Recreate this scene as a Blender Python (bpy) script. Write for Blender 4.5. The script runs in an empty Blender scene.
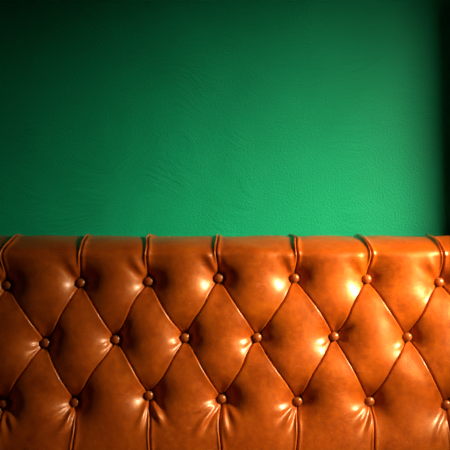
import bpy, bmesh, math, random
import numpy as np

# ------------------------------------------------------------------ camera
S = bpy.context.scene
C = S.collection
PX = 0.925 / 450.0                 # metres per pixel on the face of the backrest
CAM_Y = -1.74
CAM_Z = 0.99
FACE_Y = -0.20                     # front face of the upholstery
cam = bpy.data.cameras.new('camera')
cam.sensor_width = 36.0
cam.lens = 36.0 * (FACE_Y - CAM_Y) / 0.925
cam.clip_start = 0.02
cam_o = bpy.data.objects.new('camera', cam)
C.objects.link(cam_o)
cam_o.location = (0, CAM_Y, CAM_Z)
cam_o.rotation_euler = (math.pi / 2, 0, 0)
S.camera = cam_o

# ------------------------------------------------------------------ world, light, exposure
W = bpy.data.worlds.new('world')
S.world = W
W.use_nodes = True
W.node_tree.nodes['Background'].inputs[0].default_value = (0.85, 0.93, 1.0, 1)
W.node_tree.nodes['Background'].inputs[1].default_value = 0.012

from mathutils import Vector
ld = bpy.data.lights.new('window_daylight', 'AREA')   # daylight that falls in through the window on the right
ld.shape = 'RECTANGLE'
ld.size = 0.50
ld.size_y = 1.1
ld.spread = math.radians(70)
ld.energy = 109
ld.color = (1.0, 0.90, 0.74)
lo = bpy.data.objects.new('window_daylight', ld)
C.objects.link(lo)
lo.location = (1.68, -1.18, 1.75)
lo.rotation_euler = (Vector((0.68, -0.1, 1.06)) - lo.location).to_track_quat('-Z', 'Y').to_euler()

S.view_settings.view_transform = 'Standard'
S.view_settings.look = 'None'
S.view_settings.exposure = 0.0
S.view_settings.gamma = 1.0
S.view_settings.use_curve_mapping = False

# ------------------------------------------------------------------ materials
def new_mat(name):
    m = bpy.data.materials.new(name)
    m.use_nodes = True
    nt = m.node_tree
    return m, nt, nt.nodes['Principled BSDF']

def node(nt, t, **kw):
    n = nt.nodes.new(t)
    for k, v in kw.items():
        if k in n.inputs:
            n.inputs[k].default_value = v
        else:
            setattr(n, k, v)
    return n

def ramp(nt, fac, stops):
    r = nt.nodes.new('ShaderNodeValToRGB')
    el = r.color_ramp.elements
    while len(el) < len(stops):
        el.new(0.5)
    for e, (p, c) in zip(el, stops):
        e.position = p
        e.color = (*c, 1) if len(c) == 3 else c
    nt.links.new(fac, r.inputs[0])
    return r

def leather(name, dark, mid, light, rough=0.43):
    m, nt, b = new_mat(name)
    geo = node(nt, 'ShaderNodeNewGeometry')
    P = geo.outputs['Position']
    n1 = node(nt, 'ShaderNodeTexNoise', Scale=14.0, Detail=6.0, Roughness=0.62)
    n2 = node(nt, 'ShaderNodeTexNoise', Scale=75.0, Detail=4.0, Roughness=0.65)
    for n in (n1, n2):
        nt.links.new(P, n.inputs['Vector'])
    mx = node(nt, 'ShaderNodeMix', data_type='FLOAT')
    mx.inputs[0].default_value = 0.45
    nt.links.new(n1.outputs['Fac'], mx.inputs[2])
    nt.links.new(n2.outputs['Fac'], mx.inputs[3])
    r = ramp(nt, mx.outputs[0], [(0.34, dark), (0.52, mid), (0.70, light)])
    # fine pale scratches
    mp = node(nt, 'ShaderNodeMapping')
    mp.inputs['Rotation'].default_value = (0, 0.75, 0)
    mp.inputs['Scale'].default_value = (9, 9, 70)
    nt.links.new(P, mp.inputs[0])
    n3 = node(nt, 'ShaderNodeTexNoise', Scale=3.0, Detail=3.0, Distortion=1.8)
    nt.links.new(mp.outputs[0], n3.inputs['Vector'])
    sr = ramp(nt, n3.outputs['Fac'], [(0.64, (0, 0, 0)), (0.70, (1, 1, 1))])
    sc = node(nt, 'ShaderNodeMath', operation='MULTIPLY')
    nt.links.new(sr.outputs[0], sc.inputs[0])
    sc.inputs[1].default_value = 0.34
    mc = node(nt, 'ShaderNodeMix', data_type='RGBA')
    nt.links.new(sc.outputs[0], mc.inputs[0])
    nt.links.new(r.outputs[0], mc.inputs[6])
    mc.inputs[7].default_value = (*[min(1, c * 1.25 + 0.03) for c in light], 1)
    nt.links.new(mc.outputs[2], b.inputs['Base Color'])
    rr = node(nt, 'ShaderNodeMapRange')
    rr.inputs[3].default_value = rough - 0.05
    rr.inputs[4].default_value = rough + 0.08
    nt.links.new(n2.outputs['Fac'], rr.inputs[0])
    nt.links.new(rr.outputs[0], b.inputs['Roughness'])
    b.inputs['IOR'].default_value = 1.5
    b.inputs['Specular IOR Level'].default_value = 0.9
    b.inputs['Specular Tint'].default_value = (1.0, 0.50, 0.07, 1)
    b.inputs['Coat Weight'].default_value = 0.52
    b.inputs['Coat Roughness'].default_value = 0.30
    # grain and soft creases
    v = node(nt, 'ShaderNodeTexVoronoi', Scale=420.0)
    nt.links.new(P, v.inputs['Vector'])
    n4 = node(nt, 'ShaderNodeTexNoise', Scale=30.0, Detail=7.0, Roughness=0.6)
    nt.links.new(P, n4.inputs['Vector'])
    b1 = node(nt, 'ShaderNodeBump', Strength=0.10, Distance=0.0012)
    nt.links.new(v.outputs['Distance'], b1.inputs['Height'])
    b2 = node(nt, 'ShaderNodeBump', Strength=0.30, Distance=0.004)
    nt.links.new(n4.outputs['Fac'], b2.inputs['Height'])
    nt.links.new(b1.outputs[0], b2.inputs['Normal'])
    nt.links.new(b2.outputs[0], b.inputs['Normal'])
    return m

LEATHER = leather('tan_leather', (0.25, 0.028, 0.0001), (0.385, 0.055, 0.0001), (0.50, 0.092, 0.0004))
BUTTON = leather('button_leather', (0.24, 0.042, 0.004), (0.31, 0.058, 0.006), (0.38, 0.08, 0.010), rough=0.30)

def plaster(name, col_a, col_b):
    m, nt, b = new_mat(name)
    geo = node(nt, 'ShaderNodeNewGeometry')
    P = geo.outputs['Position']
    big = node(nt, 'ShaderNodeTexNoise', Scale=5.0, Detail=4.0)
    nt.links.new(P, big.inputs['Vector'])
    r = ramp(nt, big.outputs['Fac'], [(0.3, col_a), (0.7, col_b)])
    nt.links.new(r.outputs[0], b.inputs['Base Color'])
    b.inputs['Roughness'].default_value = 0.55
    b.inputs['Specular IOR Level'].default_value = 0.12
    fine = node(nt, 'ShaderNodeTexNoise', Scale=210.0, Detail=4.0, Roughness=0.6)
    nt.links.new(P, fine.inputs['Vector'])
    # trowel strokes: stretched, swirled noise that shows only in patches
    sw = node(nt, 'ShaderNodeTexNoise', Scale=2.6, Detail=2.0)
    nt.links.new(P, sw.inputs['Vector'])
    vm = node(nt, 'ShaderNodeVectorMath', operation='MULTIPLY_ADD')
    vm.inputs[1].default_value = (0.55, 0.55, 0.55)
    nt.links.new(sw.outputs['Color'], vm.inputs[0])
    nt.links.new(P, vm.inputs[2])
    mp = node(nt, 'ShaderNodeMapping')
    mp.inputs['Rotation'].default_value = (0, -0.6, 0)
    mp.inputs['Scale'].default_value = (7, 7, 46)
    nt.links.new(vm.outputs[0], mp.inputs[0])
    tr = node(nt, 'ShaderNodeTexNoise', Scale=1.6, Detail=5.0, Roughness=0.6)
    nt.links.new(mp.outputs[0], tr.inputs['Vector'])
    mask = node(nt, 'ShaderNodeTexNoise', Scale=4.2, Detail=2.0)
    nt.links.new(P, mask.inputs['Vector'])
    mr = ramp(nt, mask.outputs['Fac'], [(0.45, (0, 0, 0)), (0.68, (1, 1, 1))])
    tm = node(nt, 'ShaderNodeMath', operation='MULTIPLY')
    nt.links.new(tr.outputs['Fac'], tm.inputs[0])
    nt.links.new(mr.outputs[0], tm.inputs[1])
    b1 = node(nt, 'ShaderNodeBump', Strength=0.42, Distance=0.0032)
    nt.links.new(fine.outputs['Fac'], b1.inputs['Height'])
    b2 = node(nt, 'ShaderNodeBump', Strength=0.55, Distance=0.008)
    nt.links.new(tm.outputs[0], b2.inputs['Height'])
    nt.links.new(b1.outputs[0], b2.inputs['Normal'])
    nt.links.new(b2.outputs[0], b.inputs['Normal'])
    return m

GREEN = plaster('green_plaster', (0.0012, 0.258, 0.098), (0.002, 0.292, 0.113))

def wood(name, a, bcol, rough):
    m, nt, b = new_mat(name)
    geo = node(nt, 'ShaderNodeNewGeometry')
    mp = node(nt, 'ShaderNodeMapping')
    mp.inputs['Scale'].default_value = (2, 26, 26)
    nt.links.new(geo.outputs['Position'], mp.inputs[0])
    n = node(nt, 'ShaderNodeTexNoise', Scale=2.0, Detail=5.0, Distortion=0.6)
    nt.links.new(mp.outputs[0], n.inputs['Vector'])
    r = ramp(nt, n.outputs['Fac'], [(0.3, a), (0.7, bcol)])
    nt.links.new(r.outputs[0], b.inputs['Base Color'])
    b.inputs['Roughness'].default_value = rough
    return m

FLOOR = wood('floor_wood', (0.035, 0.018, 0.009), (0.075, 0.04, 0.02), 0.4)
DARKWOOD = wood('dark_wood', (0.012, 0.007, 0.004), (0.03, 0.016, 0.009), 0.35)
TRIM = plaster('trim_paint', (0.004, 0.09, 0.035), (0.005, 0.10, 0.04))

# ------------------------------------------------------------------ helpers
def link(name, me, mat, parent=None):
    o = bpy.data.objects.new(name, me)
    C.objects.link(o)
    if mat and not me.materials:
        me.materials.append(mat)
    if parent:
        o.parent = parent
    return o

def box(bm, x0, x1, y0, y1, z0, z1):
    v = [bm.verts.new((x, y, z)) for x in (x0, x1) for y in (y0, y1) for z in (z0, z1)]
    for f in ((0, 1, 3, 2), (4, 6, 7, 5), (0, 4, 5, 1), (2, 3, 7, 6), (0, 2, 6, 4), (1, 5, 7, 3)):
        bm.faces.new([v[i] for i in f])

def bm_mesh(name, bm, smooth=False):
    bmesh.ops.recalc_face_normals(bm, faces=bm.faces)
    me = bpy.data.meshes.new(name)
    bm.to_mesh(me)
    bm.free()
    if smooth:
        me.shade_smooth()
    return me

def boxes(name, lst, mat, parent=None, bevel=0.0):
    bm = bmesh.new()
    for b in lst:
        box(bm, *b)
    if bevel:
        bmesh.ops.bevel(bm, geom=bm.edges[:], offset=bevel, segments=3, affect='EDGES', profile=0.5)
    return link(name, bm_mesh(name, bm), mat, parent)

def structure(o):
    o['kind'] = 'structure'
    return o

# ------------------------------------------------------------------ the setting
RW = 0.94           # inner face of the right-hand wall
structure(boxes('floor', [(-3.0, RW, -3.2, 0.0, -0.1, 0.0)], FLOOR))
structure(boxes('wall_back', [(-3.0, RW + 0.16, 0.0, 0.15, 0.0, 2.7)], GREEN))
# right-hand wall with the window opening the light comes through
WY0, WY1, WZ0, WZ1 = -0.90, -0.536, 0.99, 1.535
structure(boxes('wall_right', [
    (RW, RW + 0.16, WY1, 0.0, 0.0, 2.7), (RW, RW + 0.16, -3.2, WY0, 0.0, 2.7),
    (RW, RW + 0.16, WY0, WY1, 0.0, WZ0), (RW, RW + 0.16, WY0, WY1, WZ1, 2.7)], GREEN))
t = 0.03
structure(boxes('trim_1', [
    (RW - 0.012, RW + 0.17, WY0, WY0 + t, WZ0, WZ1), (RW - 0.012, RW + 0.17, WY1 - t, WY1, WZ0, WZ1),
    (RW - 0.03, RW + 0.17, WY0 + t, WY1 - t, WZ0, WZ0 + t), (RW - 0.012, RW + 0.17, WY0 + t, WY1 - t, WZ1 - t, WZ1)], TRIM))
structure(boxes('baseboard_back', [(-3.0, RW, -0.018, 0.0, 0.0, 0.10)], TRIM))

# ------------------------------------------------------------------ the button-tufted backrest
# (x, s) runs over the leather: s is the height below the roll, then the arc over the roll and back to the wall.
# The profile leans back a little, turns over a rounded top edge and rises gently towards the wall.
Z_SEAT = 0.46
S_BOT = 0.0
LEAN = math.radians(5)
Z_BOT = Z_SEAT - 0.02
R = 0.022
A1, A2 = math.radians(54), math.radians(95)
TOP = 0.128
FPX = 450 * cam.lens / 36.0
Z_EDGE = CAM_Z - 34 * PX           # where the rounded edge begins; settled below so that the top lies at its measured height
for _ in range(5):
    S_EDGE = (Z_EDGE - Z_BOT) / math.cos(LEAN)
    S_ARC = S_EDGE + R * (A1 - LEAN)
    S_END = S_ARC + TOP
    _s = np.linspace(S_BOT, S_END, 4000)
    _a = np.where(_s < S_EDGE, LEAN, np.where(_s < S_ARC, LEAN + (_s - S_EDGE) / R,
                  A1 + (A2 - A1) * np.clip((_s - S_ARC) / TOP, 0, 1) ** 0.62))
    _ds = _s[1] - _s[0]
    _y = np.concatenate([[0], np.cumsum(np.sin(_a[:-1]) * _ds)])
    _z = Z_BOT + np.concatenate([[0], np.cumsum(np.cos(_a[:-1]) * _ds)])
    _y += FACE_Y - np.interp(S_EDGE - 0.10, _s, _y)
    top_row = (225 + FPX * (CAM_Z - _z - 0.0035) / (_y - CAM_Y)).min()
    Z_EDGE += (top_row - 235.3) * PX * 1.04

def surf(x, s, h):
    a = np.interp(s, _s, _a)
    y = np.interp(s, _s, _y) - h * np.cos(a)
    z = np.interp(s, _s, _z) + h * np.sin(a)
    return np.stack([x, y, z], -1)

def warp(x, s):                    # seams are never quite straight
    return x + 0.011 * x * np.exp(-((s - S_EDGE) / 0.024) ** 2) + 0.0022 * np.sin(s * 34 + x * 11) + 0.0012 * np.sin(s * 71 + x * 29 + 1)

def px(p, back=0.0):               # measured button centre -> (x, s); buttons sit a little behind the face
    m = _s < S_EDGE
    q = surf(np.zeros(m.sum()), _s[m], np.full(m.sum(), -back))
    row = 225 + FPX * (CAM_Z - q[:, 2]) / (q[:, 1] - CAM_Y)
    s_ = float(np.interp(-p[1], -row, _s[m]))
    dep = float(np.interp(-p[1], -row, q[:, 1])) - CAM_Y
    x_ = (p[0] - 225) * dep / FPX
    return (2 * x_ - float(warp(x_, s_)), s_)

BACK = 0.016
row1 = [px(p, BACK) for p in [(5.5, 285), (79.5, 282.5), (148, 281), (219, 278), (295.5, 278), (368.5, 279), (442, 282)]]
row2 = [px(p, BACK) for p in [(44, 343.5), (115, 340), (185, 338), (257.5, 338), (335.5, 337), (409.5, 337.5)]]
row3 = [px(p, BACK) for p in [(2, 404.5), (74, 403.5), (148.5, 396.5), (222, 400), (298.5, 402.5), (371.5, 402.5), (449, 406)]]
# the frame cuts the sofa on both sides: go on with the same rhythm
DX = 73.0 * PX
rng = random.Random(4)
j = lambda: rng.uniform(-0.004, 0.004)
for k in range(2):
    row1.insert(0, (row1[0][0] - DX + j() * .5, row1[0][1] + j() * .5)); row1.append((row1[-1][0] + DX + j(), row1[-1][1] + j()))
    row2.insert(0, (row2[0][0] - DX + j() * .5, row2[0][1] + j() * .5)); row2.append((row2[-1][0] + DX + j(), row2[-1][1] + j()))
    row3.insert(0, (row3[0][0] - DX + j() * .5, row3[0][1] + j() * .5)); row3.append((row3[-1][0] + DX + j(), row3[-1][1] + j()))
N = len(row1)                      # 11 buttons in rows one and three, 10 in row two
LEFT = row1[0][0] - 0.10           # ends of the backrest
RIGHT = row1[-1][0] + 0.10

B1, B2, B3 = np.array(row1), np.array(row2), np.array(row3)
BUT = np.concatenate([B1, B2, B3])
# where each pleat leaves the top and the bottom edge
top_dx = [rng.uniform(-0.004, 0.004) for _ in range(N)]
T1 = np.array([(B1[i, 0] * 1.0 + top_dx[i] * 0.6, S_END) for i in range(N)])
bot_dx = [rng.uniform(-0.006, 0.006) for _ in range(N)]
Q3 = np.array([(B3[i, 0] + bot_dx[i] - 0.002, S_BOT) for i in range(N)])

SEG = []                           # (a, b, is_pleat)
for i in range(N):
    SEG.append((B1[i], T1[i], 1))
    SEG.append((B3[i], Q3[i], 1))
for i in range(N - 1):
    for a in (B1[i], B1[i + 1], B3[i], B3[i + 1]):
        SEG.append((a, B2[i], 0))

# folds that run out from the buttons: (button index, angle in degrees, length, width, height)
WR = []
wr = random.Random(11)
for i in range(N):                 # top row: a pulled fold up and to the left, a small one to the right
    WR.append((i, 118 + wr.uniform(-8, 8), 0.075, 0.010, 0.0045))
    WR.append((i, 60 + wr.uniform(-8, 8), 0.055, 0.009, 0.0012))
for i in range(N - 1):             # middle row
    WR.append((N + i, 205 + wr.uniform(-12, 12), 0.045, 0.006, 0.0028))
    WR.append((N + i, 10 + wr.uniform(-20, 20), 0.045, 0.008, 0.002))
for i in range(N):                 # bottom row: folds fan out downwards
    o_ = N + N - 1 + i
    for a, hh in ((212, .0035), (236, .005), (254, .004), (287, .0042), (308, .003)):
        if wr.random() < 0.38:
            continue
        WR.append((o_, a + wr.uniform(-9, 9), wr.uniform(0.055, 0.10), 0.0065, hh * wr.uniform(0.8, 1.5)))

def seg_dist(p, a, b):
    d = b - a
    t_ = np.clip(((p - a) @ d) / (d @ d), 0, 1)
    q = p - (a + t_[:, None] * d)
    return np.hypot(q[:, 0], q[:, 1]), t_ * math.hypot(*d), q[:, 0]

def smooth(a, b, v):
    t_ = np.clip((v - a) / (b - a), 0, 1)
    return t_ * t_ * (3 - 2 * t_)

def height(x, s):
    p = np.stack([x, s], -1)
    d = np.full(len(p), 9.0)
    acc = np.zeros(len(p))
    K = 0.010
    ridge = np.zeros(len(p))
    step = np.zeros(len(p))
    for a, b, pl in SEG:
        dd, along, sx = seg_dist(p, a, b)
        d = np.minimum(d, dd)
        acc += np.exp(-dd / K)
        if not pl:                 # the leather left of a seam is folded over the leather right of it
            ln = math.hypot(*(b - a))
            f = smooth(0.008, 0.024, along) * smooth(0.008, 0.024, ln - along)
            step += np.where(sx < 0, 0.0022, -0.0003) * f * np.exp(-dd / 0.008)
        if pl:                     # a pleat: a narrow tucked fold left of the crease, a softer one right of it
            up = b[1] > a[1]
            fade = smooth(0.010, 0.04, along)
            amp = 0.0042 + 0.0024 * smooth(S_EDGE - 0.02, S_ARC + 0.03, p[:, 1]) if up else 0.0038
            g = 0.62 * np.exp(-((sx + 0.0030) / 0.0028) ** 2)
            g += 0.30 * np.exp(-((sx - 0.0040) / 0.0034) ** 2) + 0.42 * np.exp(-(sx / 0.009) ** 2)
            ridge += amp * fade * g * (dd < 0.06)
    ds = np.maximum(-K * np.log(acc), 0)
    dr = np.hypot(p[:, None, 0] - BUT[None, :, 0], p[:, None, 1] - BUT[None, :, 1])
    r = np.maximum(dr - 0.006, 0)
    pocket = (0.0330 * np.exp(-(r / 0.037) ** 1.25) + 0.0030 * np.exp(-(r / 0.008) ** 1.5)).sum(1)
    dome = 0.0058 * (1 - np.exp(-ds / 0.020)) + 0.0030
    flat = smooth(S_EDGE - 0.01, S_ARC + 0.02, p[:, 1])       # taut over the top edge
    dome = dome * (1 - 0.55 * flat) + 0.0046 * 0.55 * flat
    wl = 0.0040
    e = np.clip(1 - d / wl, 0, 1)
    lip = 0.0088 * (1 - np.sqrt(np.maximum(1 - e ** 2.2, 0)))
    h = dome - pocket - lip + ridge + step * smooth(0, 0.0028, d) - 0.004
    for k, ang, ln, w, am in WR:
        c, sn = math.cos(math.radians(ang)), math.sin(math.radians(ang))
        qx, qs = p[:, 0] - BUT[k, 0], p[:, 1] - BUT[k, 1]
        t_ = qx * c + qs * sn
        n_ = -qx * sn + qs * c
        ww = w * (0.45 + 0.9 * np.clip(t_ / ln, 0, 2))
        f = smooth(0.006, 0.022, t_) * (1 - smooth(ln * 0.45, ln, t_))
        g = np.exp(-(n_ / ww) ** 2) - 0.55 * np.exp(-((n_ - 1.9 * ww) / ww) ** 2)
        h += am * f * g * smooth(0, 0.006, d)
    # soft unevenness of the stuffing
    h += 0.0016 * np.sin(x * 31 + 2.1 * np.sin(s * 23 + 1)) * np.sin(s * 37 + 1.7 * np.sin(x * 19)) * smooth(0, 0.02, d)
    return h

def edge_grid(n):                  # samples packed towards both ends
    t_ = np.linspace(0, 1, n)
    e = 0.5 - 0.5 * np.cos(math.pi * t_)
    return 0.30 * t_ + 0.70 * e

def panel_mesh(X, Y):
    nu, nv = X.shape
    x, s = X.ravel(), Y.ravel()
    P = surf(warp(x, s), s, height(x, s))
    idx = np.arange(nu * nv).reshape(nu, nv)
    F = np.stack([idx[:-1, :-1], idx[1:, :-1], idx[1:, 1:], idx[:-1, 1:]], -1).reshape(-1, 4)
    me = bpy.data.meshes.new('leather_panel')
    me.from_pydata(P.tolist(), [], F.tolist())
    me.update()
    me.shade_smooth()
    return me

def diamond(top, left, bottom, right, n=58):
    g = edge_grid(n)
    U, V = np.meshgrid(g, g, indexing='ij')
    q = lambda k: (1 - U) * (1 - V) * left[k] + U * (1 - V) * bottom[k] + U * V * right[k] + (1 - U) * V * top[k]
    return panel_mesh(q(0), q(1))

def shield(a0, b0, tip, b1, a1, nu=92, nv=84):
    # five-cornered panel: straight end a0-a1, sides down to b0/b1, then a V to the tip
    gu = np.concatenate([edge_grid(nu // 2) * 0.5, 0.5 + edge_grid(nu // 2)[1:] * 0.5])
    gv = edge_grid(nv)
    U, V = np.meshgrid(gu, gv, indexing='ij')
    out = []
    for k in (0, 1):
        ln = np.where(U < 0.5, b0[k] + (tip[k] - b0[k]) * U * 2, tip[k] + (b1[k] - tip[k]) * (U - 0.5) * 2)
        st = a0[k] + (a1[k] - a0[k]) * U
        out.append(st + (ln - st) * V)
    return out

sofa = bpy.data.objects.new('tufted_sofa', None)
C.objects.link(sofa)
sofa.location = (0, 0, 0)
sofa['label'] = 'orange-tan leather sofa with diamond button-tufted backrest against the green wall'
sofa['category'] = 'sofa'

# stuffed body of the backrest, behind the leather panels
ks = [S_BOT, S_BOT + 0.2, S_EDGE] + [S_EDGE + (S_ARC - S_EDGE) * q / 5 for q in range(1, 6)] + [S_END - 0.02]
cp = surf(np.zeros(len(ks)), np.array(ks), np.full(len(ks), -0.048))
prof = [(-0.005, 0.12), (float(cp[0][1]), 0.12)] + [(float(q[1]), float(q[2])) for q in cp] + [(-0.005, float(cp[-1][2]))]
bm = bmesh.new()
va = [bm.verts.new((LEFT, y, z)) for y, z in prof]
vb = [bm.verts.new((RIGHT, y, z)) for y, z in prof]
bm.faces.new(va)
bm.faces.new(vb[::-1])
for k in range(len(prof)):
    k2 = (k + 1) % len(prof)
    bm.faces.new((va[k], vb[k], vb[k2], va[k2]))
backrest = link('backrest', bm_mesh('backrest', bm), LEATHER, sofa)

def panel(me):
    me.materials.append(LEATHER)
    return link('leather_panel', me, LEATHER, backrest)

for i in range(N - 1):
    X, Y = shield(T1[i], B1[i], B2[i], B1[i + 1], T1[i + 1])
    panel(panel_mesh(X, Y))
    X, Y = shield(Q3[i], B3[i], B2[i], B3[i + 1], Q3[i + 1])
    panel(panel_mesh(X[::-1], Y[::-1]))
for i in range(1, N - 1):
    panel(diamond(B1[i], B2[i - 1], B3[i], B2[i]))
# plain leather ends, left and right of the last pleats
g = np.linspace(0, 1, 30)
for side, xe in ((0, LEFT), (N - 1, RIGHT)):
    inner = B2[0] if side == 0 else B2[-1]
    pts = [T1[side], B1[side], inner, B3[side], Q3[side]]
    sv = np.linspace(S_END, S_BOT, 120)
    path_s = np.array([p[1] for p in pts][::-1])
    path_x = np.array([p[0] for p in pts][::-1])
    xin = np.interp(sv, path_s, path_x)
    gu = edge_grid(60)
    X = xe + (xin[None, :] - xe) * gu[:, None]
    Y = np.repeat(sv[None, :], 60, 0)
    if side:
        X, Y = X[::-1], Y[::-1]
    panel(panel_mesh(X, Y))

# buttons: leather-covered domes with a rounded rim
def button_mesh():
    pr = [(0.0075, -0.006), (0.0096, -0.002), (0.0101, 0.0005), (0.0096, 0.0026), (0.0083, 0.0043), (0.0062, 0.0057), (0.0035, 0.0066), (0.0012, 0.0069)]
    pr = [(r_ * 0.94, y_) for r_, y_ in pr]
    n = 28
    vs, fs = [], []
    for r_, y_ in pr:
        for k in range(n):
            a = 2 * math.pi * k / n
            vs.append((r_ * math.cos(a), -y_, r_ * math.sin(a)))
    for q in range(len(pr) - 1):
        for k in range(n):
            k2 = (k + 1) % n
            fs.append((q * n + k, q * n + k2, (q + 1) * n + k2, (q + 1) * n + k))
    c = len(vs)
    vs.append((0, -0.0070, 0))
    for k in range(n):
        fs.append(((len(pr) - 1) * n + k, (len(pr) - 1) * n + (k + 1) % n, c))
    me = bpy.data.meshes.new('button')
    me.from_pydata(vs, [], fs)
    me.update()
    me.shade_smooth()
    me.materials.append(BUTTON)
    return me

bme = button_mesh()
rb = random.Random(3)
for bx_, bs_ in BUT:
    h0 = height(np.array([bx_]), np.array([bs_]))[0] + 0.0145
    p = surf(warp(np.array([bx_]), np.array([bs_])), np.array([bs_]), np.array([h0]))[0]
    o = link('button', bme, BUTTON, backrest)
    o.location = p
    a = LEAN
    o.rotation_euler = (-a * 0.8 + rb.uniform(-.10, .10), 0, rb.uniform(-.12, .12))

# ------------------------------------------------------------------ the seat below the frame
boxes('base', [(LEFT, RIGHT, -0.74, -0.05, 0.12, 0.30)], LEATHER, sofa, bevel=0.012)
mid = 0.5 * (LEFT + RIGHT)
for a, b in ((LEFT, mid), (mid, RIGHT)):
    boxes('seat_cushion', [(a + 0.003, b - 0.003, -0.77, FACE_Y - 0.052, 0.302, Z_SEAT)], LEATHER, sofa, bevel=0.035)
for lx in (LEFT + 0.07, RIGHT - 0.07):
    for ly in (-0.68, -0.10):
        bm = bmesh.new()
        bmesh.ops.create_cone(bm, cap_ends=True, segments=20, radius1=0.018, radius2=0.03, depth=0.125)
        bmesh.ops.translate(bm, verts=bm.verts, vec=(lx, ly, 0.0625))
        link('leg', bm_mesh('leg', bm, True), DARKWOOD, sofa)
